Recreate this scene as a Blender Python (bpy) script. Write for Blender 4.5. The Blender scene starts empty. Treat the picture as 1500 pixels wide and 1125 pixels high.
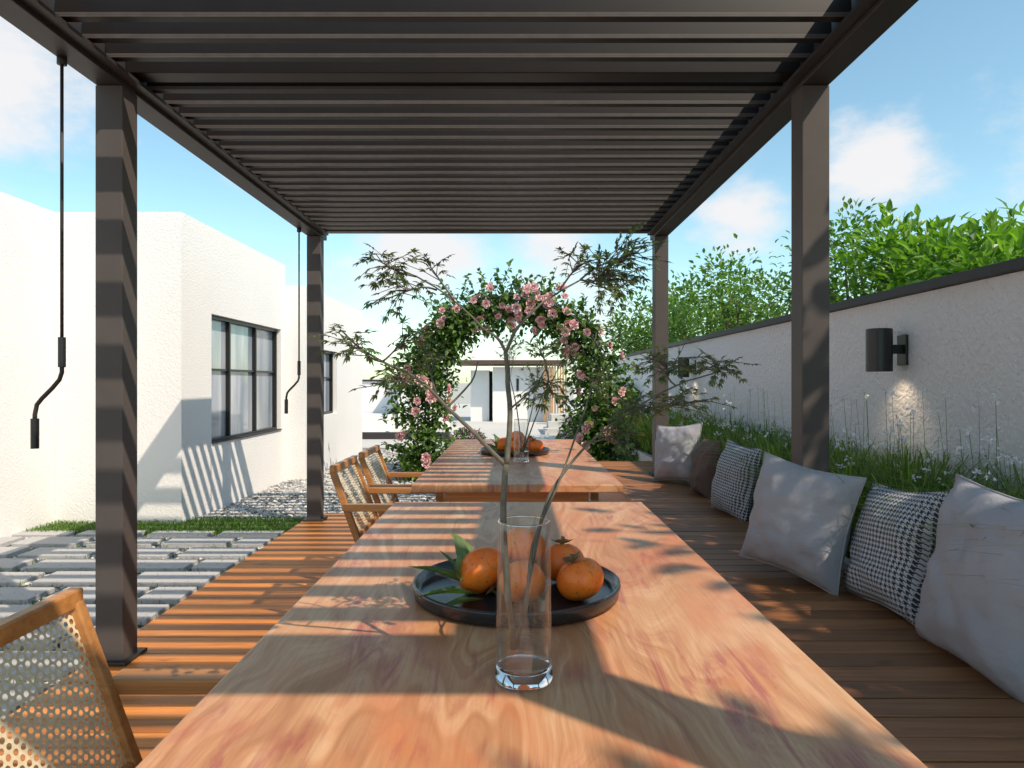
import bpy, math, random
from mathutils import Vector, Matrix, noise as mnoise
R = random.Random(7)
scene = bpy.context.scene
CAMZ = 1.23
def P(px, py, d):            # measurement helper: photo bearing + real distance -> metres
    return Vector(((px-750)*d/1000.0, d, CAMZ-(py-560)*d/1000.0))

# ------------------------------------------------------------------ helpers
class MB:
    def __init__(s): s.v=[]; s.f=[]
    def box(s,x0,x1,y0,y1,z0,z1):
        b=len(s.v)
        s.v += [(x0,y0,z0),(x1,y0,z0),(x1,y1,z0),(x0,y1,z0),(x0,y0,z1),(x1,y0,z1),(x1,y1,z1),(x0,y1,z1)]
        s.f += [(b,b+3,b+2,b+1),(b+4,b+5,b+6,b+7),(b,b+1,b+5,b+4),(b+1,b+2,b+6,b+5),(b+2,b+3,b+7,b+6),(b+3,b,b+4,b+7)]
    def bar(s,p0,p1,w,h,up=(0,0,1)):
        p0=Vector(p0);p1=Vector(p1);t=(p1-p0).normalized();u=Vector(up)
        a=t.cross(u)
        if a.length<1e-4: a=t.cross(Vector((0,1,0)))
        a.normalize(); c=a.cross(t).normalized()
        b=len(s.v)
        for p in (p0,p1):
            for i,j in ((-1,-1),(1,-1),(1,1),(-1,1)):
                s.v.append(tuple(p+a*(i*w/2)+c*(j*h/2)))
        s.f += [(b,b+1,b+2,b+3),(b+7,b+6,b+5,b+4)]
        for i in range(4):
            j=(i+1)%4; s.f.append((b+i,b+4+i,b+4+j,b+j))
    def tube(s,pts,rad,n=8,cap=True):
        pts=[Vector(p) for p in pts]
        if not isinstance(rad,(list,tuple)): rad=[rad]*len(pts)
        base=len(s.v); ref=None
        for i,p in enumerate(pts):
            t=(pts[min(i+1,len(pts)-1)]-pts[max(i-1,0)]).normalized()
            if ref is None:
                ref=t.cross(Vector((0.3,0.9,0.1)))
                if ref.length<1e-3: ref=t.cross(Vector((1,0,0)))
            ref=(ref-t*ref.dot(t)).normalized(); c=t.cross(ref)
            for k in range(n):
                a=2*math.pi*k/n
                s.v.append(tuple(p+(ref*math.cos(a)+c*math.sin(a))*rad[i]))
        for i in range(len(pts)-1):
            for k in range(n):
                k2=(k+1)%n
                s.f.append((base+i*n+k,base+i*n+k2,base+(i+1)*n+k2,base+(i+1)*n+k))
        if cap:
            s.f.append(tuple(base+k for k in reversed(range(n))))
            s.f.append(tuple(base+(len(pts)-1)*n+k for k in range(n)))
    def lathe(s,prof,c=(0,0,0),n=48):
        base=len(s.v)
        for r,z in prof:
            for k in range(n):
                a=2*math.pi*k/n
                s.v.append((c[0]+r*math.cos(a),c[1]+r*math.sin(a),c[2]+z))
        for i in range(len(prof)-1):
            for k in range(n):
                k2=(k+1)%n
                s.f.append((base+i*n+k,base+i*n+k2,base+(i+1)*n+k2,base+(i+1)*n+k))
    def leaf(s,p,d,nrm,L,W,fold=0.25,droop=0.15):
        d=d.normalized(); a=d.cross(nrm)
        if a.length<1e-4: a=d.cross(Vector((1,0,0)))
        a.normalize(); n=a.cross(d).normalized()
        b=len(s.v)
        q=[p, p+d*L*.38+a*W*.5+n*W*fold, p+d*L*.75+a*W*.33+n*(W*fold*.6-L*droop*.5),
           p+d*L-n*L*droop, p+d*L*.75-a*W*.33+n*(W*fold*.6-L*droop*.5), p+d*L*.38-a*W*.5+n*W*fold, p+d*L*.55-n*L*droop*.2]
        s.v += [tuple(x) for x in q]
        s.f += [(b,b+1,b+6),(b+1,b+2,b+6),(b+2,b+3,b+6),(b+3,b+4,b+6),(b+4,b+5,b+6),(b+5,b,b+6)]

def rv():
    while True:
        v=Vector((R.uniform(-1,1),R.uniform(-1,1),R.uniform(-1,1)))
        if 0.05<v.length<1: return v

def mk(name,mb,mat,parent=None,smooth=False,bevel=0,loc=None,rot=None,subsurf=0):
    me=bpy.data.meshes.new(name); me.from_pydata(mb.v,[],mb.f); me.update()
    if smooth:
        for p in me.polygons: p.use_smooth=True
    o=bpy.data.objects.new(name,me); scene.collection.objects.link(o)
    if mat: me.materials.append(mat)
    if bevel:
        m=o.modifiers.new('Bevel','BEVEL'); m.width=bevel; m.segments=2; m.limit_method='ANGLE'
    if loc is not None: o.location=loc
    if rot is not None: o.rotation_euler=rot
    if parent: o.parent=parent
    return o
def empty(name,loc=(0,0,0),rot=(0,0,0)):
    e=bpy.data.objects.new(name,None); e.location=loc; e.rotation_euler=rot
    e.empty_display_size=.1; scene.collection.objects.link(e); return e

# ------------------------------------------------------------------ materials
class N:
    def __init__(s,name):
        s.m=bpy.data.materials.new(name); s.m.use_nodes=True; s.t=s.m.node_tree; s.t.nodes.clear()
        s.out=s.t.nodes.new('ShaderNodeOutputMaterial')
        s.b=s.t.nodes.new('ShaderNodeBsdfPrincipled'); s.t.links.new(s.b.outputs[0],s.out.inputs[0])
    def n(s,typ): return s.t.nodes.new('ShaderNode'+typ)
    def l(s,a,b): s.t.links.new(a,b)
    def set(s,**kw):
        for k,v in kw.items(): s.b.inputs[k.replace('_',' ')].default_value=v
    def coord(s,scale=(1,1,1),kind='Object',rot=(0,0,0)):
        tc=s.n('TexCoord'); mp=s.n('Mapping'); s.l(tc.outputs[kind],mp.inputs[0])
        mp.inputs['Scale'].default_value=scale; mp.inputs['Rotation'].default_value=rot
        return mp.outputs[0]
    def noise(s,vec,scale=5,detail=4,rough=.55,dist=0):
        nd=s.n('TexNoise'); s.l(vec,nd.inputs['Vector'])
        nd.inputs['Scale'].default_value=scale; nd.inputs['Detail'].default_value=detail
        nd.inputs['Roughness'].default_value=rough; nd.inputs['Distortion'].default_value=dist
        return nd.outputs['Fac']
    def ramp(s,fac,stops):
        r=s.n('ValToRGB'); s.l(fac,r.inputs[0]); e=r.color_ramp.elements
        while len(e)<len(stops): e.new(.5)
        for el,(p,c) in zip(e,stops):
            el.position=p; el.color=(*c,1) if len(c)==3 else c
        return r.outputs[0]
    def math(s,op,a,b=None,c=None):
        nd=s.n('Math'); nd.operation=op
        for i,x in enumerate((a,b,c)):
            if x is None: continue
            if isinstance(x,(int,float)): nd.inputs[i].default_value=x
            else: s.l(x,nd.inputs[i])
        return nd.outputs[0]
    def mix(s,fac,a,b,blend='MIX'):
        nd=s.n('Mix'); nd.data_type='RGBA'; nd.blend_type=blend
        for i,x in ((0,fac),(6,a),(7,b)):
            if isinstance(x,(int,float)): nd.inputs[i].default_value=x
            elif isinstance(x,tuple): nd.inputs[i].default_value=(*x,1)
            else: s.l(x,nd.inputs[i])
        return nd.outputs[2]
    def bump(s,h,strength=.3,dist=.01):
        b=s.n('Bump'); s.l(h,b.inputs['Height']); b.inputs['Strength'].default_value=strength
        b.inputs['Distance'].default_value=dist; s.l(b.outputs[0],s.b.inputs['Normal'])
    def island(s):
        g=s.n('NewGeometry'); return g.outputs['Random Per Island']

def m_stucco(name,col,bs=.5,scale=30,dist=.01,var=.93):
    n=N(name); v=n.coord(); f=n.noise(v,scale,5,.6); f2=n.noise(v,.8,3)
    c=n.ramp(f2,[(.3,tuple(x*var for x in col)),(.7,col)]); n.l(c,n.b.inputs['Base Color'])
    n.set(Roughness=.9); n.bump(f,bs,dist); return n.m
def m_plain(name,col,rough=.5,metal=0,ns=20,var=.12,bump=0,spec=.5):
    n=N(name); v=n.coord(); f=n.noise(v,ns,4)
    c=n.ramp(f,[(.3,tuple(x*(1-var) for x in col)),(.7,tuple(min(1,x*(1+var)) for x in col))])
    n.l(c,n.b.inputs['Base Color']); n.set(Roughness=rough,Metallic=metal); n.b.inputs['Specular IOR Level'].default_value=spec
    if bump: n.bump(f,bump,.002)
    return n.m
def m_wood(name,c0,c1,axis='X',rough=.5):
    n=N(name)
    sc={'X':(1.2,22,22),'Y':(22,1.2,22),'Z':(22,22,1.2)}[axis]
    v=n.coord(sc); isl=n.island()
    add=n.n('VectorMath'); add.operation='ADD'; n.l(v,add.inputs[0])
    cb=n.n('CombineXYZ'); m=n.math('MULTIPLY',isl,50.0)
    for i in range(3): n.l(m,cb.inputs[i])
    n.l(cb.outputs[0],add.inputs[1])
    f=n.noise(add.outputs[0],1.6,6,.6,1.2)
    c=n.ramp(f,[(.25,c0),(.75,c1)])
    k=n.ramp(n.noise(n.coord((5,9,5)),1,2,.5),[(.66,(1,1,1)),(.78,(.35,.25,.2))])
    c=n.mix(.8,c,k,'MULTIPLY')
    br=n.math('MULTIPLY_ADD',isl,.5,.75)
    hsv=n.n('HueSaturation'); n.l(c,hsv.inputs['Color']); n.l(br,hsv.inputs['Value'])
    n.l(hsv.outputs[0],n.b.inputs['Base Color']); n.set(Roughness=rough); n.bump(f,.35,.003)
    return n.m
def m_leaf(name,ca,cb,trans=.35,rough=.45):
    n=N(name); isl=n.island()
    c=n.ramp(isl,[(0,ca),(1,cb)]); n.l(c,n.b.inputs['Base Color']); n.set(Roughness=rough)
    tr=n.n('BsdfTranslucent'); mx=n.n('MixShader'); 
    c2=n.mix(1.0,c,(1.5,1.7,.6),'MULTIPLY'); n.l(c2,tr.inputs[0])
    mx.inputs[0].default_value=trans
    n.l(n.b.outputs[0],mx.inputs[1]); n.l(tr.outputs[0],mx.inputs[2]); n.l(mx.outputs[0],n.out.inputs[0])
    return n.m

M_white=m_stucco('white_stucco',(.82,.80,.79),.6,50,.010,.95)
M_wallr=m_stucco('rough_stucco',(.84,.81,.83),.9,30,.040,.97)
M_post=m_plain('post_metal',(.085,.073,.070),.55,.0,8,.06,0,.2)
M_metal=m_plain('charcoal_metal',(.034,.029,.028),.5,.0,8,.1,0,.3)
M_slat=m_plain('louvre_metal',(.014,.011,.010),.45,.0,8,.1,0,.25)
M_black=m_plain('black_metal',(.018,.018,.02),.35,.2)
M_cap=m_plain('wall_cap',(.03,.026,.028),.6)
M_deck_lit=m_wood('deck_wood_lit',(.36,.11,.02),(.66,.25,.055),'X',.5)  # bright orange: sunlit look is put into the wood colour
M_bench_shaded=m_wood('bench_wood_shaded',(.20,.073,.026),(.40,.165,.06),'X',.5)  # darker brown: the bench's shade is put into the wood colour
M_chair=m_wood('chair_wood',(.30,.115,.032),(.54,.25,.08),'X',.4)

def table_mat():
    n=N('table_wood')
    v=n.coord((1.0,.28,1.0))
    warp=n.noise(v,2.2,3,.5,.4)
    tc=n.n('TexCoord'); sp=n.n('SeparateXYZ'); n.l(tc.outputs['Object'],sp.inputs[0])
    x=n.math('MULTIPLY_ADD',warp,1.4,sp.outputs[0])
    cb=n.n('CombineXYZ'); n.l(n.math('MULTIPLY',x,26.0),cb.inputs[0]); n.l(n.math('MULTIPLY',sp.outputs[1],1.4),cb.inputs[1]); n.l(sp.outputs[2],cb.inputs[2])
    g=n.noise(cb.outputs[0],1.0,5,.6,.3)
    fine=n.noise(n.coord((160,6,20)),1,4,.6)
    c=n.ramp(g,[(.22,(.34,.13,.05)),(.5,(.58,.30,.15)),(.75,(.73,.45,.26))])
    c=n.mix(.35,c,n.ramp(fine,[(.3,(.5,.4,.35)),(.6,(1,1,1))]),'MULTIPLY')
    big=n.noise(n.coord((2.2,1.1,1)),1.7,4,.6,1.2)
    c=n.mix(n.ramp(big,[(.44,(0,0,0)),(.66,(.75,.75,.75))]),c,(.56,.19,.075))
    st=n.noise(n.coord((13,1.8,1)),1.5,6,.7,1.2)
    spots=n.noise(n.coord((1.8,1.1,1)),2.6,3,.5)
    m=n.math('MULTIPLY',n.ramp(st,[(.48,(0,0,0)),(.62,(1,1,1))]),n.ramp(spots,[(.46,(0,0,0)),(.58,(1,1,1))]))
    c=n.mix(n.math('MULTIPLY',m,.7),c,(.32,.05,.065))
    n.l(c,n.b.inputs['Base Color'])
    n.l(n.ramp(g,[(.2,(.44,)*3),(.8,(.32,)*3)]),n.b.inputs['Roughness'])
    n.bump(g,.15,.002); return n.m
M_table=table_mat()

def cane_mat():
    n=N('cane_webbing'); tc=n.n('TexCoord'); sp=n.n('SeparateXYZ'); n.l(tc.outputs['UV'],sp.inputs[0])
    a=.0165; b=a*1.732
    def cell(off):
        fx=n.math('SUBTRACT',n.math('FRACT',n.math('ADD',n.math('DIVIDE',sp.outputs[0],a),off)),.5)
        fy=n.math('SUBTRACT',n.math('FRACT',n.math('ADD',n.math('DIVIDE',sp.outputs[1],b),off)),.5)
        fx=n.math('MULTIPLY',fx,a); fy=n.math('MULTIPLY',fy,b)
        return n.math('SQRT',n.math('ADD',n.math('MULTIPLY',fx,fx),n.math('MULTIPLY',fy,fy)))
    d=n.math('MINIMUM',cell(0.0),cell(.5))
    hole=n.math('LESS_THAN',d,.0054)
    f=n.noise(n.coord((60,60,60)),2,3)
    n.l(n.ramp(f,[(.3,(.58,.47,.30)),(.7,(.74,.64,.45))]),n.b.inputs['Base Color']); n.set(Roughness=.6)
    n.bump(d,.5,.01)
    tr=n.n('BsdfTransparent'); mx=n.n('MixShader'); n.l(hole,mx.inputs[0]); n.l(n.b.outputs[0],mx.inputs[1]); n.l(tr.outputs[0],mx.inputs[2]); n.l(mx.outputs[0],n.out.inputs[0])
    return n.m
M_cane=cane_mat()

def glass_mat(name,ior=1.45,col=(1,1,1)):
    n=N(name); n.set(Roughness=0.0,IOR=ior); n.b.inputs['Transmission Weight'].default_value=1.0
    v=n.coord(); f=n.noise(v,3,2)
    n.l(n.ramp(f,[(0,col),(1,tuple(x*.99 for x in col))]),n.b.inputs['Base Color']); return n.m
def thin_glass(name,col=(.97,.98,.98),mul=1.3):
    n=N(name); tr=n.n('BsdfTransparent'); gl=n.n('BsdfGlossy'); gl.inputs['Roughness'].default_value=.01
    f=n.noise(n.coord(),3,2); n.l(n.ramp(f,[(0,col),(1,tuple(x*.99 for x in col))]),tr.inputs[0])
    lw=n.n('LayerWeight'); lw.inputs['Blend'].default_value=.5
    k=n.math('MULTIPLY_ADD',n.math('POWER',lw.outputs['Facing'],4.0),.62,.045*mul)
    mx=n.n('MixShader'); n.l(k,mx.inputs[0]); n.l(tr.outputs[0],mx.inputs[1]); n.l(gl.outputs[0],mx.inputs[2]); n.l(mx.outputs[0],n.out.inputs[0]); return n.m
M_glass=glass_mat('clear_glass'); M_thin=thin_glass('thin_clear_glass'); M_water=thin_glass('water',(.93,.96,.96))

def fabric(name,col):
    n=N(name); w=n.noise(n.coord((900,900,1),'UV'),1,2)
    f=n.noise(n.coord((3,3,3)),2,3)
    c=n.ramp(f,[(.3,tuple(x*.88 for x in col)),(.7,col)]); c=n.mix(.35,c,n.ramp(w,[(.3,(.6,.6,.6)),(.7,(1,1,1))]),'MULTIPLY')
    n.l(c,n.b.inputs['Base Color']); n.set(Roughness=.95)
    wr=n.noise(n.coord((1,1,1)),9,3,.5,.6); n.bump(n.math('MULTIPLY_ADD',w,.04,wr),.5,.025); return n.m
M_linen=fabric('grey_linen',(.40,.39,.425)); M_brownf=fabric('brown_fabric',(.13,.085,.07))
def hounds():
    n=N('houndstooth_fabric'); tc=n.n('TexCoord'); sp=n.n('SeparateXYZ'); n.l(tc.outputs['UV'],sp.inputs[0])
    s=1/.0022
    X=n.math('FLOOR',n.math('MULTIPLY',sp.outputs[0],s)); Y=n.math('FLOOR',n.math('MULTIPLY',sp.outputs[1],s))
    wx=n.math('FLOORED_MODULO',n.math('FLOOR',n.math('DIVIDE',X,4)),2)
    wy=n.math('FLOORED_MODULO',n.math('FLOOR',n.math('DIVIDE',Y,4)),2)
    tw=n.math('LESS_THAN',n.math('FLOORED_MODULO',n.math('ADD',X,Y),4),1.5)
    sel=n.math('ADD',n.math('MULTIPLY',wx,tw),n.math('MULTIPLY',wy,n.math('SUBTRACT',1,tw)))
    n.l(n.mix(sel,(.035,.04,.055),(.52,.52,.55)),n.b.inputs['Base Color']); n.set(Roughness=.95)
    n.bump(n.noise(n.coord(),9,3,.5,.6),.4,.02); return n.m
M_hound=hounds()

# ------------------------------------------------------------------ ground & paving
n=N('gravel_ground'); v=n.coord()
vo=n.n('TexVoronoi'); n.l(v,vo.inputs['Vector']); vo.inputs['Scale'].default_value=38
c=n.ramp(vo.outputs['Color'],[(0,(.16,.155,.15)),(1,(.5,.49,.47))]); n.l(c,n.b.inputs['Base Color']); n.set(Roughness=.9); n.bump(vo.outputs['Distance'],.8,.02)
M_gravel=n.m
n=N('gravel_stone'); n.l(n.ramp(n.island(),[(0,(.17,.17,.17)),(.6,(.42,.41,.40)),(1,(.66,.64,.61))]),n.b.inputs['Base Color']); n.set(Roughness=.8); M_stone=n.m
M_ground=m_stucco('ground_surface',(.42,.41,.38),.4,12,.02)
M_paver=m_stucco('paver_stone',(.44,.43,.43),.7,45,.010,.85)
M_pale=m_stucco('pale_paving',(.55,.53,.50),.2,30,.004)

mb=MB(); mb.v=[(-600,-600,-.07),(600,-600,-.07),(600,900,-.07),(-600,900,-.07)]; mb.f=[(0,1,2,3)]
mk('ground',mb,M_ground)
mb=MB(); mb.v=[(-4.6,1,-.064),(3,1,-.064),(3,13.2,-.064),(-4.6,13.2,-.064)]; mb.f=[(0,1,2,3)]
mk('gravel_bed',mb,M_gravel)
ico=[(0,0,1),(.894,0,.447),(.276,.851,.447),(-.724,.526,.447),(-.724,-.526,.447),(.276,-.851,.447),(.724,.526,-.447),(-.276,.851,-.447),(-.894,0,-.447),(-.276,-.851,-.447),(.724,-.526,-.447),(0,0,-1)]
icf=[(0,1,2),(0,2,3),(0,3,4),(0,4,5),(0,5,1),(1,6,2),(2,7,3),(3,8,4),(4,9,5),(5,10,1),(6,7,2),(7,8,3),(8,9,4),(9,10,5),(10,6,1),(11,7,6),(11,8,7),(11,9,8),(11,10,9),(11,6,10)]
def stones(mb,x0,x1,y0,y1,num,z,s0,s1):
    for i in range(num):
        x=R.uniform(x0,x1);y=R.uniform(y0,y1);r=R.uniform(s0,s1);a=R.uniform(0,6.28);ca,sa=math.cos(a),math.sin(a)
        ex=R.uniform(.8,1.4); b=len(mb.v)
        for q in ico:
            k=r*R.uniform(.85,1.1); X=q[0]*ex*k;Y=q[1]*k
            mb.v.append((x+X*ca-Y*sa,y+X*sa+Y*ca,z+q[2]*k*.6+R.uniform(0,.006)))
        mb.f += [(b+f[0],b+f[1],b+f[2]) for f in icf]
mb=MB(); stones(mb,-2.95,-.2,6.35,9.5,6500,-.055,.012,.026); stones(mb,-2.7,-.4,9.5,13,2500,-.05,.018,.035)
stones(mb,-4.1,-1.88,2.2,5.75,5500,-.055,.008,.018)
mk('gravel',mb,M_stone)
mb=MB(); y=1.6; row=0
while y<5.75:
    x=-1.93-(.29 if row%2 else 0)
    if row%2: mb.box(-1.93-.24,-1.93,y,y+.24,-.06,-.022)
    while x>-7.5:
        d=R.uniform(-.004,.004); mb.box(x-.50,x,y,min(y+.24,5.78),-.06,-.022+d); x-=.58
    y+=.335; row+=1
mk('stepping_stone_paving',mb,M_paver,bevel=.006)
mb=MB(); mb.box(-9,6,13.3,40,-.06,-.04); mk('pale_path',mb,M_pale)
mb=MB(); mb.box(-.62,1.3,6.75,13.2,-.06,-.035); mk('garden_path',mb,M_pale)

M_grass=m_leaf('lawn_grass',(.05,.11,.015),(.15,.27,.04),.3)
def grass(mb,x0,x1,y0,y1,num,z,h0,h1,w,lean=.4):
    for i in range(num):
        x=R.uniform(x0,x1);y=R.uniform(y0,y1);h=R.uniform(h0,h1);a=R.uniform(0,6.28)
        d=Vector((math.cos(a),math.sin(a),0)); s=Vector((-d.y,d.x,0))*w*.5; l=R.uniform(.05,lean)*h
        p=Vector((x,y,z)); b=len(mb.v)
        q=[p-s,p+s,p+Vector((0,0,h*.45))+d*l*.2-s*.9,p+Vector((0,0,h*.45))+d*l*.2+s*.9,p+Vector((0,0,h*.82))+d*l*.65-s*.6,p+Vector((0,0,h*.82))+d*l*.65+s*.6,p+Vector((0,0,h*(1-.15*lean)))+d*l*1.25]
        mb.v += [tuple(t) for t in q]; mb.f += [(b,b+1,b+3,b+2),(b+2,b+3,b+5,b+4),(b+4,b+5,b+6)]
mb=MB(); grass(mb,-4.1,-1.9,5.72,6.13,10000,-.06,.03,.07,.006,.8); grass(mb,-2.95,-1.9,6.1,6.34,2200,-.06,.03,.07,.006,.8)
grass(mb,-3.6,-1.9,1.8,5.7,3400,-.06,.02,.055,.005,.8)
mk('lawn_strip',mb,M_grass)

# ------------------------------------------------------------------ decks
mb=MB(); y=-1.5
while y<6.3:
    mb.box(-1.86,.9,y,y+.094,-.035,R.uniform(-.0015,.0015)); y+=.1
mb.box(-1.84,.88,-1.45,6.28,-.06,-.04)
mk('wooden_deck',mb,M_deck_lit,bevel=.003)
bench=empty('deck_bench')
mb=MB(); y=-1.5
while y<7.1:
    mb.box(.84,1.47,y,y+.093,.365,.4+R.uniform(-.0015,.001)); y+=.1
mk('seat_boards',mb,M_bench_shaded,bench,bevel=.003)
mb=MB(); mb.box(.87,1.45,-1.5,7.1,-.05,.36); mk('base',mb,M_bench_shaded,bench)

# ------------------------------------------------------------------ pergola
per=empty('pergola')
XL0,XL1,XR0,XR1=-1.82,-1.70,1.267,1.387
zb,zt=2.53,2.76
for i,(x0,x1) in enumerate(((XL0,XL1),(XR0,XR1))):
    for j,y in enumerate((-.02,2.98,6.05)):
        mb=MB(); mb.box(x0,x1,y,y+.12,.012,zb-.002); mk('post',mb,M_post,per,bevel=.004)
        mb=MB(); zz=0.002 if i==0 else .402
        mb.box(x0-.03,x1+.03,y-.03,y+.15,zz,zz+.014); mk('base_plate',mb,M_metal,per,bevel=.003)
for x0,x1 in ((XL0,XL1),(XR0,XR1)):
    mb=MB(); mb.box(x0,x1,-.02,6.27,zb,zt); mk('side_beam',mb,M_metal,per,bevel=.004)
for y in (-.02,3.0,6.15):
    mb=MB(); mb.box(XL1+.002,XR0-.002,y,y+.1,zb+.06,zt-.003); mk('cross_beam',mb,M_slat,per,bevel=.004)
for x0,x1 in ((XL1+.001,XL1+.05),(XR0-.05,XR0-.001)):
    mb=MB(); mb.box(x0,x1,.09,6.14,zb+.02,zb+.035); mk('louvre_ledge',mb,M_metal,per)
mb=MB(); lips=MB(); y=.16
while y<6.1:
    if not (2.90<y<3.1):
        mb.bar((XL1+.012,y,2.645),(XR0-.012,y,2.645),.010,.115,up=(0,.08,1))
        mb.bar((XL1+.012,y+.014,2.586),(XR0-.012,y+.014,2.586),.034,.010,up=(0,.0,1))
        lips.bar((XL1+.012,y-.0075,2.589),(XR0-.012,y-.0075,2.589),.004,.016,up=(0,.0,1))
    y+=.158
mk('louvres',mb,M_slat,per); mk('louvre_lips',lips,m_plain('lip_highlight',(.085,.076,.072),.4),per)  # highlight along the lips painted as a lighter colour than the blades

def crank(x,y,zt_):
    c=empty('awning_crank')
    mb=MB(); mb.tube([(x,y,zt_),(x,y,1.40)],.0065,10); mb.lathe([(.001,.03),(.018,.03),(.018,0),(.001,0)],(x,y,zt_-.03),12)
    mk('rod',mb,M_metal,c,True)
    mb=MB(); mb.tube([(x,y,1.41),(x,y,1.29)],.014,14); mk('upper_grip',mb,M_black,c)
    mb=MB(); mb.tube([(x,y,1.30),(x,y,1.27),(x-.01,y,1.24),(x-.04,y,1.205),(x-.08,y,1.165),(x-.10,y,1.14),(x-.108,y,1.10),(x-.108,y,1.07)],.0085,10); mk('crank_arm',mb,M_metal,c,True)
    mb=MB(); mb.tube([(x-.108,y,1.085),(x-.108,y,.965)],.015,14); mk('handle',mb,M_black,c)
crank(-1.80,2.73,2.53); crank(-1.80,5.77,2.53)

# ------------------------------------------------------------------ white house (left)
house=empty('white_house')
HX=-2.98
def wallbox(name,*a,mat=M_white):
    mb=MB(); mb.box(*a); return mk(name,mb,mat,house)
wallbox('near_wing',-12,-4.12,-4,6.15,-.07,2.765)
wallbox('main_body',-12,HX-.16,6.153,8.97,-.07,2.765)
wallbox('front_corner',HX-.16,HX,6.153,6.77,-.07,2.765)
wallbox('window_lintel',HX-.16,HX,6.77,8.80,1.91,2.765)
wallbox('window_apron',HX-.16,HX,6.77,8.80,-.07,.62)
wallbox('pier',HX-.16,HX,8.80,8.97,-.07,2.765)
wallbox('far_wing_front',-2.85,-2.72,8.975,9.55,-.07,2.5)
wallbox('far_wing_body',-12,-2.85,8.975,12.4,-.07,2.5)
wallbox('far_wing_pier',-2.85,-2.72,10.6,12.4,-.07,2.5)
wallbox('far_wing_lintel',-2.85,-2.72,9.55,10.6,1.7,2.5)
wallbox('far_wing_apron',-2.85,-2.72,9.55,10.6,-.07,.75)
n=N('window_glass')
f=n.noise(n.coord((.6,2.5,.5)),1.2,3,.5,.5)
n.l(n.ramp(f,[(.35,(.20,.25,.31)),(.65,(.50,.52,.57))]),n.b.inputs['Base Color']); n.set(Roughness=.03,IOR=1.8); M_wing=n.m  # blue-grey sky reflection painted into the opaque pane colour
def window(x,y0,y1,z0,z1,vs,hz):
    w=MB(); w.box(x-.01,x,y0,y1,z0,z1); mk('glass',w,M_wing,house)
    f=MB(); t=.035
    f.box(x+.002,x+.05,y0,y0+t,z0,z1); f.box(x+.002,x+.05,y1-t,y1,z0,z1)
    f.box(x+.003,x+.051,y0+t,y1-t,z0,z0+t); f.box(x+.003,x+.051,y0+t,y1-t,z1-t,z1)
    for yy in vs: f.box(x+.004,x+.046,yy-.015,yy+.015,z0+t,z1-t)
    f.box(x+.006,x+.03,y0+t,y1-t,hz-.011,hz+.011)
    mk('window_frame',f,M_black,house)
window(HX-.10,6.77,8.80,.62,1.91,(7.35,8.1),1.36)
window(-2.83,9.55,10.6,.75,1.7,(10.1,),1.3)
mb=MB(); mb.box(HX-.1,HX+.02,6.772,8.798,.621,.632); mk('window_sill',mb,M_cap,house)

# ------------------------------------------------------------------ right boundary wall, planter
bw=empty('boundary_wall')
mb=MB(); mb.box(2.2,2.38,-3,15,-.07,1.71); mk('wall',mb,M_wallr,bw)
mb=MB(); mb.box(2.17,2.41,-3,15.02,1.712,1.765); mk('coping',mb,M_cap,bw,bevel=.004)
pl=empty('planter_bed')
mb=MB(); mb.box(1.475,1.53,-2,9.6,-.05,.43); mb.box(1.532,2.198,9.5,9.6,-.05,.43); mk('kerb',mb,M_paver,pl)
mb=MB(); mb.box(1.532,2.198,-2,9.498,-.05,.36); mk('soil',mb,m_stucco('soil',(.06,.04,.03),.8,40,.02),pl)
M_orn=m_leaf('ornamental_grass_leaf',(.06,.12,.02),(.24,.34,.08),.45)
mb=MB()
for i in range(210):
    cx=R.uniform(1.60,2.1);cy=R.uniform(.9,9.3);hh=R.uniform(.42,.62)+(.05 if cx>1.85 else 0)
    for k in range(90):
        a=R.uniform(0,6.28);rr=R.uniform(0,.09)
        grass(mb,cx+rr*math.cos(a),cx+rr*math.cos(a),cy+rr*math.sin(a),cy+rr*math.sin(a),1,.36,hh*.55,hh*1.08,.0085,1.0)
mk('ornamental_grass',mb,M_orn)
M_bloom=m_plain('white_bloom',(.78,.77,.81),.7); 
mb=MB(); st=MB()
for i in range(420):
    x=R.uniform(1.6,2.12);y=R.uniform(1.2,9);h=R.choice([R.uniform(.45,.62),R.uniform(.5,.84)])
    t=Vector((x+R.uniform(-.06,.06),y+R.uniform(-.06,.06),.36+h))
    st.tube([(x,y,.36),((x+t.x)/2+.01,(y+t.y)/2,.36+h*.55),t],[.0018,.0014,.001],3,False)
    for k in range(R.randint(3,6)):
        q=t+rv()*.02; 
        for j in range(4):
            mb.leaf(q,rv(),rv(),.011,.008,.2,0)
mk('white_flowers',mb,M_bloom); mk('flower_stems',st,M_orn)

def wall_lamp(y,z):
    L=empty('wall_lamp'); x=2.06
    mb=MB(); r=.068; mb.lathe([(.0005,.12),(r-.004,.12),(r,.116),(r,-.12),(r-.006,-.12),(r-.006,-.06),(.0005,-.06)],(x,y,z),40); mk('shade',mb,M_black,L,True)
    o=L.children[0]; m=o.modifiers.new('e','EDGE_SPLIT')
    mb=MB(); mb.box(x+r-.004,2.185,y-.02,y+.02,z-.02,z+.03); mb.box(2.184,2.1985,y-.045,y+.045,z-.085,z+.085); mk('bracket',mb,M_black,L,bevel=.003)
    ld=bpy.data.lights.new('lamp_bulb','SPOT'); ld.energy=3.5; ld.spot_size=2.0; ld.spot_blend=.9; ld.color=(1,.78,.5); ld.shadow_soft_size=.03
    lo=bpy.data.objects.new('lamp_bulb',ld); lo.location=(x+.02,y,z-.08); scene.collection.objects.link(lo); lo.parent=L; lo.rotation_euler=(0,math.radians(-12),0)
wall_lamp(3.83,1.41); wall_lamp(8.2,1.41)

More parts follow.
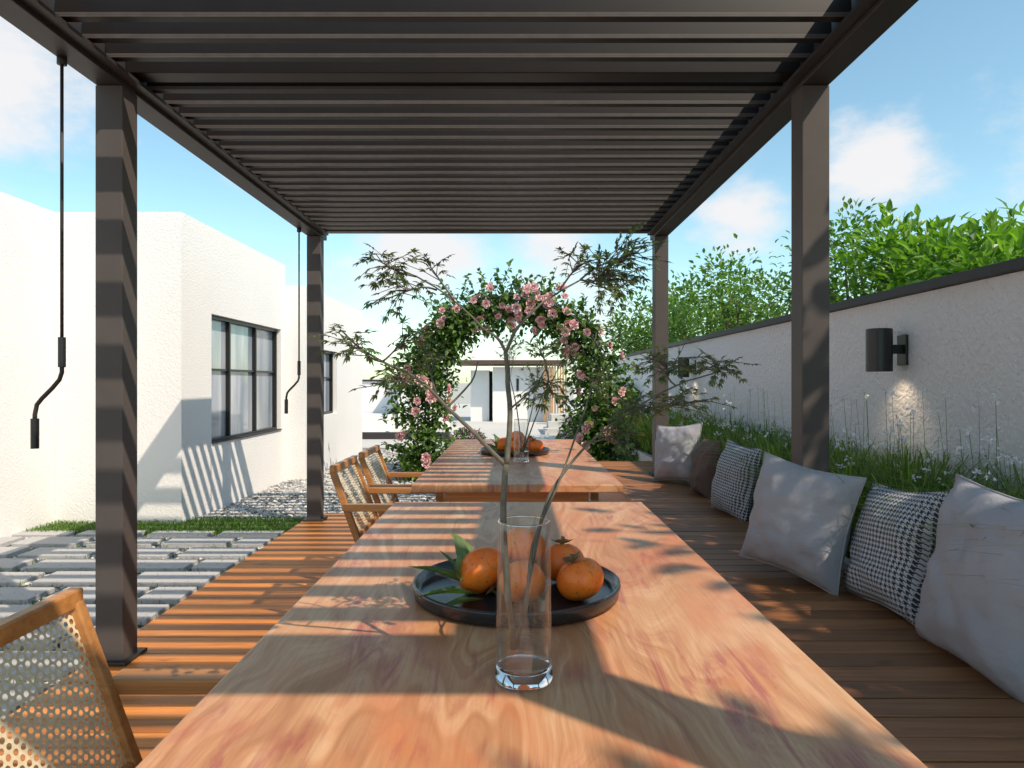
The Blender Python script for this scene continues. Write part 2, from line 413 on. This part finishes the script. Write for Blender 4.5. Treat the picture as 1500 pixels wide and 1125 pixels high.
# ------------------------------------------------------------------ tables
def table(name,y0,y1):
    T=empty(name)
    mb=MB(); mb.box(-.472,.521,y0,y1,.712,.75); mk('top',mb,M_table,T,bevel=.005)
    mb=MB()
    for x in (-.36,.41):
        for y in (y0+.12,y1-.18):
            mb.box(x-.035,x+.035,y,y+.07,0,.64)
    mk('legs',mb,M_chair,T,bevel=.004)
    mb=MB()
    for x in (-.36,.41): mb.box(x-.02,x+.02,y0+.19,y1-.18,.642,.71)
    for y in (y0+.13,y1-.17): mb.box(-.325,.375,y,y+.04,.643,.711)
    mk('apron',mb,M_chair,T)
table('dining_table',.30,2.743); table('dining_table',3.2,5.75)

# ------------------------------------------------------------------ chairs
def uvpanel(name,corners,parent):
    me=bpy.data.meshes.new(name); me.from_pydata([tuple(c) for c in corners],[],[(0,1,2,3)])
    uv=me.uv_layers.new(); w=(Vector(corners[1])-Vector(corners[0])).length; h=(Vector(corners[3])-Vector(corners[0])).length
    for i,c in enumerate(((0,0),(w,0),(w,h),(0,h))): uv.data[i].uv=c
    me.materials.append(M_cane); o=bpy.data.objects.new(name,me); scene.collection.objects.link(o); o.parent=parent
def chair(y0,y1,xb=-.74,rz=0):
    yc=(y0+y1)/2; C=empty('cane_armchair',(xb,yc,0),(0,0,rz)); h=(y1-y0)/2
    f=MB(); bt=(-.115,.80); bb=(.02,.43)
    for s in (-1,1):
        y=s*(h-.016)
        f.bar((bb[0],y,bb[1]),(bt[0],y,bt[1]),.026,.032,up=(1,0,.3))
        f.bar((-.055,s*(h+.020),.632),(.44,s*(h+.020),.632),.058,.03)       # arm
        f.bar((.40,s*(h+.006),.617),(-.06,s*(h+.006),0.0),.024,.042,up=(1,0,0))   # crossing legs
        f.bar((.0,s*(h-.034),.44),(.43,s*(h-.034),0.0),.024,.042,up=(1,0,0))
        f.bar((0,s*(h-.03),.42),(.45,s*(h-.03),.43),.03,.04)
        f.bar((.41,s*(h+.006),.617),(.42,s*(h+.006),.43),.024,.035,up=(1,0,0))
    f.bar((bt[0],-h+.003,bt[1]+.01),(bt[0],h-.003,bt[1]+.01),.028,.036)
    f.bar((bb[0]-.02,-h+.03,bb[1]+.05),(bb[0]-.02,h-.03,bb[1]+.05),.026,.036)
    f.bar((.45,-h+.04,.43),(.45,h-.04,.43),.03,.04); f.bar((0,-h+.04,.42),(0,h-.04,.42),.03,.04)
    f.bar((.2,-h+.0,.25),(.2,h-.0,.25),.02,.02)
    mk('frame',f,M_chair,C,bevel=.004)
    uvpanel('back_webbing',[(bb[0]-.02,-h+.025,bb[1]+.06),(bb[0]-.02,h-.025,bb[1]+.06),(bt[0],h-.025,bt[1]),(bt[0],-h+.025,bt[1])],C)
    uvpanel('seat_webbing',[(.01,-h+.04,.441),(.45,-h+.04,.451),(.45,h-.04,.451),(.01,h-.04,.441)],C)
chair(.78,1.345); chair(3.28,3.76,-.75); chair(3.90,4.40,-.75)

# ------------------------------------------------------------------ vase, plate, persimmons
def vase(x,y,hgt=.255):
    V=empty('glass_vase'); z=.7515; ro=.0465; k=.91
    b=[(.0005,0),(ro-.006,0),(ro-.003,.0005),(ro-.0008,.002),(ro,.005),(ro,.012),(ro-.0004,.020),(ro-.0016,.0235),(ro-.005,.0250),(ro-.008,.0252),(.0005,.0252)]
    mb=MB(); mb.lathe(b,(x,y,z),64); mk('glass_base',mb,M_glass,V,True)
    mb=MB()
    m=8
    mb.lathe([(ro-.0008+(ro*k-ro+.0008)*i/m,.024+(hgt-.024)*i/m) for i in range(m+1)],(x,y,z),64); mk('glass_wall',mb,M_thin,V,True)
    mb=MB(); mb.lathe([(ro-.0040+(ro*k-ro+.0008)*i/m,.027+(hgt-.027)*i/m) for i in range(m+1)],(x,y,z),64); mk('glass_inner_wall',mb,M_thin,V,True)
    mb=MB(); rr=ro*k-.0016; pts=[(x+rr*math.cos(6.28318*i/64),y+rr*math.sin(6.28318*i/64),z+hgt) for i in range(65)]
    mb.tube(pts,.0016,8,False); mk('glass_rim',mb,M_glass,V,True)
    w=MB(); w.lathe([(ro-.0048,.0275),(ro-.0052,.062),(.0005,.0622)],(x,y,z),64); o=mk('water',w,M_water,V,True)
    o.modifiers.new('e','EDGE_SPLIT')
M_plate=m_plain('black_lacquer',(.02,.021,.025),.22,0,30,.1)
n=N('persimmon_skin'); f=n.noise(n.coord((14,14,14)),1.4,5,.6,.5); f2=n.noise(n.coord((60,60,60)),2,3)
c=n.ramp(f,[(.3,(.82,.13,.010)),(.6,(.90,.22,.02)),(.75,(.55,.17,.035))]); c=n.mix(n.ramp(f2,[(.60,(0,0,0)),(.74,(.8,.8,.8))]),c,(.16,.05,.02))
n.l(c,n.b.inputs['Base Color']); n.set(Roughness=.40); n.b.inputs['Subsurface Weight'].default_value=.08; n.bump(f2,.1,.002); M_pers=n.m
M_calyx=m_leaf('dry_calyx',(.13,.08,.035),(.26,.17,.07),.1)
M_pleaf=m_leaf('persimmon_leaf_green',(.05,.10,.035),(.16,.23,.08),.3,.35)
def plate(x,y,R_=.235,full=True):
    T=empty('fruit_plate'); z=.7515
    mb=MB(); r=R_
    mb.lathe([(.0005,0),(r-.02,0),(r-.006,.004),(r-.001,.028),(r-.002,.033),(r-.007,.033),(r-.010,.012),(r-.02,.009),(.0005,.009)],(x,y,z),96); mk('plate',mb,M_plate,T,True)
def persimmon(p,r,tilt=(0,0,0),calyx=True):
    O=empty('persimmon',p,tilt)
    mb=MB(); prof=[]
    for i in range(21):
        a=math.pi*i/20; s=math.sin(a); c=math.cos(a)
        rr=r*(abs(s)**.85)*1.03; zz=-r*.84*c
        if i==20: zz-=r*.1
        if i==19: zz-=r*.05
        prof.append((max(rr,.0003),zz))
    mb.lathe(prof,(0,0,0),32)
    mb.v=[(v[0]*(1+.03*math.cos(4*math.atan2(v[1],v[0]))),v[1]*(1+.03*math.cos(4*math.atan2(v[1],v[0]))),v[2]) for v in mb.v]
    mk('flesh',mb,M_pers,O,True)
    if calyx:
        c=MB()
        for i in range(4):
            a=i*math.pi/2+.4; d=Vector((math.cos(a),math.sin(a),.25))
            c.leaf(Vector((0,0,r*.80)),d,Vector((0,0,1)),r*.6,r*.55,.12,-.15)
        c.tube([(0,0,r*.76),(0,0,r*.95),(.004,0,r*1.12)],[.005,.004,.005],8)
        mk('calyx',c,M_calyx,O)
def leafset(x,y,z,lst):
    mb=MB()
    for (a,e,L,dx,dy,dz) in lst:
        d=Vector((math.cos(a)*math.cos(e),math.sin(a)*math.cos(e),math.sin(e)))
        mb.leaf(Vector((x+dx,y+dy,z+dz)),d,Vector((0,.2,1)),L,L*.42,.18,.12)
    mk('persimmon_leaves',mb,M_pleaf)
def fruitset(px,py,sc=1):
    plate(px,py); z=.762
    persimmon((px-.078,py-.02,z+.047),.055,(2.6,-.5,.2))
    persimmon((px+.012,py-.095,z+.043),.049,(2.5,.2,.4))
    persimmon((px+.137,py-.075,z+.043),.050,(-.15,-.35,.3))
    persimmon((px+.108,py+.045,z+.047),.052,(-.15,.15,.8))
    persimmon((px+.005,py+.07,z+.047),.054,(2.0,0,0))
    persimmon((px+.018,py-.01,z+.100),.047,(2.9,.3,.3))
    leafset(px,py,z,[(2.9,.35,.15,-.10,-.05,.02),(3.4,.15,.14,-.08,-.08,.012),(2.3,.7,.10,-.10,.0,.06),(-2.6,.05,.11,-.07,-.10,.008),(2.0,1.0,.09,-.115,-.03,.05),(1.6,1.1,.08,-.12,-.06,.03),(2.7,.9,.08,-.12,-.06,.04)])
fruitset(.01,1.55); vase(.019,1.10)
fruitset(.02,4.6); vase(.055,4.1)

# ------------------------------------------------------------------ branches in vases
M_bark=m_plain('branch_bark',(.11,.10,.075),.8,0,60,.3,.4)
M_bleaf=m_leaf('branch_leaf',(.05,.085,.035),(.15,.21,.085),.3,.4)
def smooth(pts,k=4):
    out=[]; n=len(pts)
    for i in range(n-1):
        p0=pts[max(i-1,0)];p1=pts[i];p2=pts[i+1];p3=pts[min(i+2,n-1)]
        for j in range(k):
            t=j/k
            out.append(.5*((2*p1)+(-p0+p2)*t+(2*p0-5*p1+4*p2-p3)*t*t+(-p0+3*p1-3*p2+p3)*t**3))
    out.append(pts[-1]); return out
def stem(mb,pts,r0,r1):
    s=smooth(pts); m=len(s)-1
    s=[p+rv()*r0*.25 for p in s]
    mb.tube(s,[r0+(r1-r0)*i/m for i in range(m+1)],8); return s
def palmate(mb,p,d,L):
    up=(Vector((0,0,1))+rv()*.6).normalized(); side=d.cross(up).normalized()
    for a in (-1.15,-.5,.05,.6,1.2):
        dd=(d*math.cos(a)+side*math.sin(a)+Vector((0,0,-.15))).normalized()
        mb.leaf(p,dd,up,L*R.uniform(.75,1.1)*(1-.22*abs(a)),L*.24,.2,.15)
def cluster(st,lf,root,c,rx,rz,ry,m,L):
    m=int(m*2.3)
    axis=(c-root)
    hub=root+axis*.35+rv()*.01
    st.tube(smooth([root,hub,c],3),[.0020,.0018,.0017,.0015,.0013,.0011,.0009],5)
    for i in range(m):
        v=rv(); tip=c+Vector((v.x*rx,v.y*ry,v.z*rz))
        s0=hub+(c-hub)*R.uniform(.1,1); mid=(s0+tip)/2+rv()*.01+Vector((0,0,.006))
        st.tube([s0,mid,tip],[.0009,.0007,.0005],4,False)
        d=(tip-s0).normalized() if (tip-s0).length>1e-3 else Vector((1,0,0))
        palmate(lf,tip,d,L)
        palmate(lf,mid,(d+rv()*.7).normalized(),L*.85)
        if R.random()<.6: palmate(lf,tip*.6+mid*.4,(d+rv()*.9).normalized(),L*.8)
B=empty('leafy_branch_arrangement')
st=MB(); lf=MB()
a=[P(753,950,1.10),P(742,850,1.095),P(737,760,1.10),P(741,680,1.11)]
stem(st,a,.0058,.0052)
stem(st,[P(741,680,1.11),P(747,620,1.12),P(744,560,1.13),P(741,515,1.13)],.005,.0038)
stem(st,[P(741,515,1.13),P(728,495,1.14),P(712,485,1.15)],.003,.0018)
stem(st,[P(741,515,1.13),P(755,485,1.12),P(775,462,1.12),P(800,440,1.13),P(850,410,1.15)],.0032,.0014)
stem(st,[P(741,682,1.11),P(700,640,1.10),P(655,597,1.09),P(610,553,1.08),P(560,530,1.06),P(520,505,1.05)],.0042,.0014)
stem(st,[P(655,597,1.09),P(690,560,1.12),P(700,530,1.14)],.002,.001)
stem(st,[P(712,485,1.15),P(665,440,1.15),P(610,405,1.14),P(565,390,1.13)],.0018,.001)
stem(st,[P(757,950,1.11),P(775,850,1.12),P(800,740,1.14),P(825,695,1.16),P(862,650,1.18),P(920,605,1.20),P(990,565,1.22),P(1050,545,1.23)],.0036,.0012)
stem(st,[P(770,905,1.09),P(780,800,1.11),P(815,715,1.14),P(850,620,1.2),P(868,560,1.24)],.0026,.0012)
stem(st,[P(746,600,1.12),P(780,570,1.13),P(800,540,1.15)],.0018,.001)
for (rt,cc,rx,rz,m) in [
  ((560,530,1.06),(515,500,1.05),.055,.030,9),((610,553,1.08),(570,560,1.07),.055,.025,8),((640,580,1.09),(625,525,1.10),.05,.03,7),
  ((560,530,1.06),(600,490,1.07),.05,.025,6),((610,405,1.14),(560,385,1.12),.06,.035,10),((640,425,1.15),(585,430,1.14),.07,.04,10),((665,440,1.15),(630,390,1.16),.05,.02,4),
  ((850,410,1.15),(890,400,1.16),.08,.045,20),((850,410,1.15),(935,370,1.18),.05,.045,14),((820,425,1.14),(850,385,1.16),.05,.03,6),((850,410,1.15),(900,430,1.17),.06,.03,8),
  ((800,540,1.15),(800,580,1.16),.055,.035,10),((800,540,1.15),(790,515,1.16),.045,.02,5),
  ((990,565,1.22),(975,530,1.22),.08,.045,14),((1050,545,1.23),(1055,540,1.24),.065,.035,12),((920,605,1.2),(930,600,1.22),.07,.04,14),((940,600,1.2),(1010,590,1.24),.08,.03,11),((862,650,1.18),(905,640,1.2),.05,.03,9),((868,560,1.24),(880,555,1.25),.05,.03,9)]:
    cluster(st,lf,P(*rt),P(*cc),rx,rz,.07,m,.017)
mk('stems',st,M_bark,B,True); mk('leaves',lf,M_bleaf,B)
B2=empty('leafy_branch_arrangement'); st=MB(); lf=MB()
b0=Vector((.06,4.1,.80))
for tip in (Vector((-.05,4.15,1.40)),Vector((.3,4.2,1.35)),Vector((.15,4.05,1.20))):
    stem(st,[b0,b0*.6+tip*.4+Vector((.01,0,.05)),tip],.005,.002)
    for k in range(2): cluster(st,lf,b0*.3+tip*.7,tip+rv()*.1,.1,.07,.1,5,.032)
mk('stems',st,M_bark,B2,True); mk('leaves',lf,M_bleaf,B2)

# ------------------------------------------------------------------ cushions
def cushion(c,size,mat,yaw,lean,roll=0,t=.085,seed=0,piping=True):
    n=36; mb=MB(); uvs=[]
    def outline(u,v): return (u*size/2*(1-.07*(1-v*v)*abs(u)**3+.03*abs(u*v)), v*size/2*(1-.07*(1-u*u)*abs(v)**3+.03*abs(u*v)))
    for side in (1,-1):
        for j in range(n+1):
            for i in range(n+1):
                u=-1+2*i/n; v=-1+2*j/n
                e=max(0,1-abs(u)**3.2)**.62*max(0,1-abs(v)**3.2)**.62
                px,pz=outline(u,v)
                w=mnoise.noise(Vector((u*1.7+seed*5,v*1.7,side*3)))*.020+mnoise.noise(Vector((u*4+seed,v*4,side*7)))*.011
                r=math.hypot(abs(u)-1,abs(v)-1)
                w+=math.sin(math.atan2(1-abs(v),1-abs(u)+1e-6)*14)*.009*math.exp(-r*2.2)
                sag=.012*(1-v)*(1-u*u)
                y=side*(e*(t+sag)+w*min(1,e*2.2)) 
                mb.v.append((px,y+.0001*side,pz)); uvs.append((px,pz))
    m=(n+1)*(n+1)
    for s in range(2):
        for j in range(n):
            for i in range(n):
                a=s*m+j*(n+1)+i; q=(a,a+1,a+n+2,a+n+1)
                mb.f.append(q if s else q[::-1])
    if piping:
        ring=[]
        for k in range(24): ring.append((-1+2*k/24,-1))
        for k in range(24): ring.append((1,-1+2*k/24))
        for k in range(24): ring.append((1-2*k/24,1))
        for k in range(25): ring.append((-1,1-2*k/24))
        pts=[]
        for (u,v) in ring:
            px,pz=outline(u*1.006,v*1.006); pts.append(Vector((px,0,pz)))
        nv=len(mb.v); mb.tube(pts,.0036,6,False)
        uvs += [(q[0],q[2]) for q in mb.v[nv:]]
    o=mk('cushion',mb,mat,None,True)
    uv=o.data.uv_layers.new()
    for lp in o.data.loops: uv.data[lp.index].uv=uvs[lp.vertex_index]
    mm=Matrix.Translation(Vector(c))@Matrix.Rotation(yaw,4,'Z')@Matrix.Rotation(lean,4,'X')@Matrix.Rotation(roll,4,'Y')
    o.matrix_world=mm
    return o
H=math.pi/2
cushion((1.405,1.98,.645),.54,M_linen,-H,-.22,.03,.10,1)
cushion((1.42,2.54,.615),.45,M_hound,-H,-.28,-.08,.085,2)
cushion((1.20,2.86,.655),.46,M_linen,-1.0,-.20,.13,.10,3)
cushion((1.41,4.30,.615),.45,M_hound,-H+.15,-.22,.05,.08,4)
cushion((1.44,5.05,.60),.42,M_brownf,-H,-.2,-.05,.08,5)
cushion((1.36,5.62,.65),.46,M_linen,-.95,-.2,-.1,.09,6)

# ------------------------------------------------------------------ rose arch
A=empty('rose_arch'); AY=9.1
M_rleaf=m_leaf('rose_leaf',(.025,.065,.012),(.12,.22,.035),.33)
n=N('rose_petal'); n.l(n.ramp(n.island(),[(0,(.62,.29,.31)),(1,(.84,.60,.58))]),n.b.inputs['Base Color']); n.set(Roughness=.6); M_rose=n.m
def archpt(t):
    Rr=1.18; zc=1.08; leg=1.13; L=2*leg+math.pi*Rr; s=t*L
    if s<leg: return Vector((-Rr,AY,-.05+s)),Vector((-1,0,0))
    s-=leg
    if s<math.pi*Rr:
        a=math.pi-s/Rr; return Vector((Rr*math.cos(a),AY,zc+Rr*math.sin(a))),Vector((math.cos(a),0,math.sin(a)))
    s-=math.pi*Rr; return Vector((Rr,AY,zc-s)),Vector((1,0,0))
fr=MB()
for dy in (-.2,.2):
    for dr in (-.1,.1):
        fr.tube([archpt(i/60)[0]+archpt(i/60)[1]*dr+Vector((0,dy,0)) for i in range(61)],.012,6)
mk('arch_frame',fr,M_metal,A,True)
lf=MB(); vines=MB(); ro=MB()
def rosette(mb,c,r,out):
    out=out.normalized()
    for ring,(k,op,sc) in enumerate(((3,.15,.45),(5,.5,.7),(6,.95,.95),(6,1.3,1.1))):
        for i in range(k):
            a=6.28*i/k+ring*.6
            t1=out.cross(Vector((.3,.2,.9))).normalized(); t2=out.cross(t1)
            rad=t1*math.cos(a)+t2*math.sin(a)
            d=out*math.cos(op)+rad*math.sin(op)
            mb.leaf(c+rad*r*.1*ring,d,-rad+out*.3,r*sc,r*sc*1.15,-.2,-.12)
for i in range(360):
    t=R.random(); p,nr=archpt(t); 
    w=R.uniform(.04,.22) if nr.z>.3 else R.uniform(.06,.36)
    a=R.uniform(0,6.28); off=nr*math.cos(a)*w+Vector((0,math.sin(a)*w*.9,0)); tang=Vector((-nr.z,0,nr.x))
    c=p+off+tang*R.uniform(-.1,.1)
    if c.z<0: c.z=.03
    cs=R.uniform(.05,.13)
    for k in range(R.randint(28,52)):
        q=c+Vector((R.gauss(0,cs),R.gauss(0,cs),R.gauss(0,cs)))
        dd=(rv()+off.normalized()*.5+Vector((0,0,-.1))).normalized()
        L=R.uniform(.05,.10); lf.leaf(q,dd,(Vector((0,-.3,1))+rv()*.9),L,L*.62,.15,.15)
for i in range(26):
    t0=R.random()*.9; pts=[]
    ph=R.uniform(0,6)
    for k in range(10):
        p,nr=archpt(min(1,t0+k*.012)); pts.append(p+nr*math.sin(k*.7+ph)*.22+Vector((0,math.cos(k*.8+ph)*.22,0)))
    vines.tube(pts,.008,5)
for i in range(50):
    p,nr=archpt(R.uniform(.05,.95)); d=(nr+rv()*.7).normalized(); e=p+nr*.2
    tip=e+d*R.uniform(.15,.45); vines.tube([e,(e+tip)/2+Vector((0,0,.03)),tip],.004,4)
    for k in range(9):
        q=e+(tip-e)*R.uniform(.2,1); lf.leaf(q,rv()+d*.3,rv()+Vector((0,0,1)),.08,.05)
for i in range(88):
    t=R.random() if R.random()<.72 else R.uniform(.40,.62)
    p,nr=archpt(t); a=R.uniform(-1.3,1.3); 
    off=(nr*math.sin(a)*R.choice([-1,1])+Vector((0,-math.cos(a),0)))
    w=R.uniform(.25,.34) if nr.z>.3 else R.uniform(.33,.42)
    c=p+off*w
    if c.z<.1: continue
    for k in range(R.choice([1,1,1,2])):
        rosette(ro,c+rv()*.09,R.uniform(.035,.062),off+rv()*.5)
mk('foliage',lf,M_rleaf,A); mk('vines',vines,M_bark,A,True); mk('roses',ro,M_rose,A)

M_bush=m_leaf('bush_leaf',(.03,.07,.015),(.10,.17,.04),.3)
M_purple=m_plain('purple_flower',(.45,.16,.35),.6)
def bush(name,c,r,num,L,flower=None):
    E=empty(name); mb=MB(); fl=MB()
    for i in range(num):
        v=rv(); v=v*(.6+.4/max(v.length,.3)*.6); q=Vector(c)+Vector((v.x*r[0],v.y*r[1],abs(v.z)*r[2]))
        mb.leaf(q,(rv()+Vector((0,0,.5))),Vector((0,0,1))+rv(),L*R.uniform(.7,1.2),L*.45)
        if flower and R.random()<.12:
            for j in range(5): fl.leaf(q+Vector((0,-.02,.05)),rv(),rv(),L*.5,L*.4)
    st=MB()
    for k in range(7): st.tube([c,Vector(c)+Vector((R.uniform(-.6,.6)*r[0],R.uniform(-.6,.6)*r[1],r[2]*.7))],[.01,.004],5)
    mk('leaves',mb,M_bush,E); mk('stems',st,M_bark,E)
    if flower: mk('blossoms',fl,flower,E)
bush('flowering_shrub',(1.5,10.8,-.05),(.6,.7,.75),900,.10,M_purple)
bush('flowering_shrub',(1.35,13.0,-.05),(.6,.7,.8),700,.10,M_purple)
bush('shrub',(1.75,8.3,-.05),(.55,.8,.95),1300,.10)
bush('shrub',(-1.25,9.1,-.06),(.35,.4,.25),300,.07,M_purple)
bush('shrub',(-.9,13.8,-.05),(.5,.4,.4),400,.09,M_purple)
bush('shrub',(2.0,12.2,-.05),(.6,1.6,1.5),1800,.12)

# ------------------------------------------------------------------ far garden structures
gh=empty('garden_gatehouse')
D=22.0
def gb(name,x0,x1,y0,y1,z0,z1,mat): mb=MB(); mb.box(x0,x1,y0,y1,z0,z1); mk(name,mb,mat,gh)
gb('wall',-.62,1.35,D,D+1.6,-.05,1.72,M_white)
gb('left_wall',-1.35,-.75,D+.3,D+1.6,-.05,1.62,M_white)
gb('roof',-1.75,1.75,D-.5,D+2,1.8,1.93,m_plain('roof_brown',(.09,.045,.035),.6))
gb('doorway',-.745,-.655,D+.9,D+1.0,-.05,1.6,M_cap)
gb('window_dark',.14,.22,D-.02,D-.003,.95,1.35,M_cap)
M_lath=m_wood('lath_wood',(.32,.17,.07),(.5,.3,.14),'Z',.6)
mb=MB()
for i in range(9): mb.box(1.0+i*.085,1.045+i*.085,D-.42,D-.38,.0,1.79)
mk('timber_screen',mb,M_lath,gh)
gw=empty('garden_wall')
mb=MB(); mb.box(-9,-1.8,19.6,19.8,-.06,1.25); mb.box(-5.2,-3.2,17.5,19.5,-.06,.35); mb.box(-3.1,-1.9,18.6,19.5,-.06,1.55); mk('far_wall',mb,M_white,gw)
mb=MB(); mb.box(-9.1,-3.15,19.55,19.85,1.252,1.31); mb.box(-3.15,-1.8,18.5,19.54,1.552,1.60); mk('coping',mb,M_cap,gw)
mb=MB(); mb.box(1.8,7,20,20.2,-.06,1.5); mk('side_wall',mb,M_white,gw)
mb=MB()
for k in range(3): mb.box(.8+.1*k,2.0,16.5+.4*k,17.0+.4*k+.4,-.06+.0*k,.1+.15*k)
mk('garden_steps',mb,M_pale)
mb=MB(); mb.box(-3.4,-1.4,15.2,15.5,-.05,.10); mk('low_kerb_wall',mb,M_cap)

# ------------------------------------------------------------------ trees behind wall
M_tl1=m_leaf('broad_leaf',(.05,.13,.015),(.19,.34,.045),.42,.35)
M_tl2=m_leaf('tree_leaf',(.035,.085,.015),(.13,.24,.035),.38)
M_trunk=m_plain('tree_bark',(.12,.09,.06),.9,0,25,.3,.6)
def tree(name,base,c,r,ncl,nlf,L,mat,wr=.42):
    T=empty(name); base=Vector(base); c=Vector(c); st=MB(); lf=MB()
    fork=Vector((base.x,base.y,base.z+(c.z-base.z)*.55))
    st.tube([base,(base+fork)/2+rv()*.05,fork],[.09,.075,.06],8)
    for i in range(ncl):
        v=rv(); l=v.length; v=v.normalized()*(l**.5)
        cc=c+Vector((v.x*r[0],v.y*r[1],v.z*r[2]))
        if i%3==0: st.tube(smooth([fork,(fork+cc)/2+rv()*.12,cc],2),[.04,.03,.022,.014,.008],5)
        cs=R.uniform(.5,1.2)*min(r)*.24
        for k in range(nlf):
            g=Vector((R.gauss(0,cs),R.gauss(0,cs),R.gauss(0,cs)*.8)); q=cc+g
            dd=(g.normalized()+rv()*.7+Vector((0,0,.45))).normalized()
            l=L*R.uniform(.6,1.2)
            lf.leaf(q,dd,Vector((0,0,1))+rv()*.7,l,l*wr,.15,.2)
    mk('trunk',st,M_trunk,T,True); mk('foliage',lf,mat,T)
tree('broadleaf_tree',(3.45,4.9,-.07),(3.4,4.95,1.70),(.6,.8,.52),70,44,.12,M_tl1,.44)
tree('broadleaf_tree',(3.5,6.1,-.07),(3.45,6.1,1.84),(.55,.6,.68),62,44,.12,M_tl1,.44)
tree('broadleaf_tree',(4.2,5.9,-.07),(4.2,5.9,1.88),(.75,.8,.65),72,44,.14,M_tl1,.44)
tree('broadleaf_tree',(5.2,6.6,-.07),(5.2,6.7,1.98),(1.0,.9,.7),64,44,.17,M_tl1,.44)
tree('garden_tree',(3.75,7.2,-.07),(3.75,7.3,2.2),(.65,.8,.8),66,62,.078,M_tl2,.55)
tree('garden_tree',(3.0,8.8,-.07),(3.35,8.9,1.85),(.75,1.0,.75),60,62,.08,M_tl2,.55)
tree('garden_tree',(3.2,11,-.07),(3.4,11,2.2),(1.0,1.1,.95),64,72,.095,M_tl2,.55)
tree('garden_tree',(3.1,13.6,-.07),(3.0,13.8,2.1),(.95,1.2,.95),54,65,.12,M_tl2,.5)
tree('garden_tree',(4.8,16,-.07),(4.6,16,1.9),(1.6,1.4,1.2),50,60,.16,M_tl2,.5)
for (x,y,z,r,nn) in ((3.9,2.1,3.5,(.8,1.0,1.2),46),(3.9,.1,3.6,(.8,1.1,1.3),44),(4.0,-1.7,4.2,(.9,1.1,1.6),40),(4.2,-3.7,4.6,(1.0,1.1,1.6),40)):
    tree('garden_tree',(x,y,-.07),(x,y,z),r,nn,46,.14,M_tl2,.55)

# ------------------------------------------------------------------ light, sky, camera
sd=Vector((-1,.84,-1.45)).normalized()
sun=bpy.data.lights.new('sun','SUN'); sun.energy=5.0; sun.angle=math.radians(.5); sun.color=(1,.86,.69)
so=bpy.data.objects.new('sun',sun); so.rotation_euler=sd.to_track_quat('-Z','Y').to_euler(); so.location=(8,-8,12); scene.collection.objects.link(so)
w=bpy.data.worlds.new('World'); scene.world=w; w.use_nodes=True; t=w.node_tree; t.nodes.clear()
out=t.nodes.new('ShaderNodeOutputWorld'); bg=t.nodes.new('ShaderNodeBackground'); t.links.new(bg.outputs[0],out.inputs[0])
sky=t.nodes.new('ShaderNodeTexSky'); sky.sky_type='NISHITA'; sky.sun_disc=False
sky.sun_elevation=math.asin(-sd.z); sky.sun_rotation=math.atan2(-sd.x,-sd.y); sky.air_density=1.0; sky.dust_density=.6; sky.ozone_density=1.0
bg.inputs[1].default_value=.12
def wm(op,a,b=None,c=None):
    nd=t.nodes.new('ShaderNodeMath'); nd.operation=op
    for i,x in enumerate((a,b,c)):
        if x is None: continue
        if isinstance(x,(int,float)): nd.inputs[i].default_value=x
        else: t.links.new(x,nd.inputs[i])
    return nd.outputs[0]
tc=t.nodes.new('ShaderNodeTexCoord')
mp=t.nodes.new('ShaderNodeMapping'); mp.inputs['Scale'].default_value=(1,1,1.8); t.links.new(tc.outputs['Generated'],mp.inputs[0])
nz=t.nodes.new('ShaderNodeTexNoise'); nz.inputs['Scale'].default_value=5.5; nz.inputs['Detail'].default_value=9; nz.inputs['Roughness'].default_value=.6; t.links.new(mp.outputs[0],nz.inputs['Vector'])
tot=None
for (px,py,rad,amp) in ((-40,90,.26,1.0),(1290,255,.13,1.0),(1080,320,.14,.62),(620,390,.20,.85),(820,400,.18,.85),(720,520,.28,.6),(360,250,.12,.3),(-700,300,.5,.6),(1900,200,.4,.5)):
    dv=Vector(((px-750)/1000,1,-(py-560)/1000)).normalized()
    vd=t.nodes.new('ShaderNodeVectorMath'); vd.operation='DISTANCE'; t.links.new(tc.outputs['Generated'],vd.inputs[0]); vd.inputs[1].default_value=dv
    mr=t.nodes.new('ShaderNodeMapRange'); mr.interpolation_type='SMOOTHSTEP'; t.links.new(vd.outputs['Value'],mr.inputs[0])
    mr.inputs[1].default_value=0; mr.inputs[2].default_value=rad; mr.inputs[3].default_value=amp; mr.inputs[4].default_value=0
    tot=mr.outputs[0] if tot is None else wm('MAXIMUM',tot,mr.outputs[0])
s=wm('MULTIPLY_ADD',tot,.42,nz.outputs['Fac'])
mr=t.nodes.new('ShaderNodeMapRange'); mr.interpolation_type='SMOOTHSTEP'; t.links.new(s,mr.inputs[0])
mr.inputs[1].default_value=.58; mr.inputs[2].default_value=.88; mr.inputs[3].default_value=0; mr.inputs[4].default_value=.95
tint=t.nodes.new('ShaderNodeMix'); tint.data_type='RGBA'; tint.blend_type='MULTIPLY'; tint.inputs[0].default_value=1
t.links.new(sky.outputs[0],tint.inputs[6]); tint.inputs[7].default_value=(1.7,1.98,1.72,1)
cm=t.nodes.new('ShaderNodeMix'); cm.data_type='RGBA'; t.links.new(mr.outputs[0],cm.inputs[0]); t.links.new(tint.outputs[2],cm.inputs[6]); cm.inputs[7].default_value=(7.8,7.65,7.7,1)
t.links.new(cm.outputs[2],bg.inputs[0])

cam=bpy.data.cameras.new('camera'); co=bpy.data.objects.new('camera',cam); scene.collection.objects.link(co)
cam.lens=24; cam.sensor_width=36; cam.clip_start=.05; cam.clip_end=2000; cam.shift_y=-.0017
co.location=(0,0,CAMZ); co.rotation_euler=(math.pi/2,0,0)
scene.camera=co
scene.view_settings.view_transform='Standard'; scene.view_settings.look='None'; scene.view_settings.exposure=0
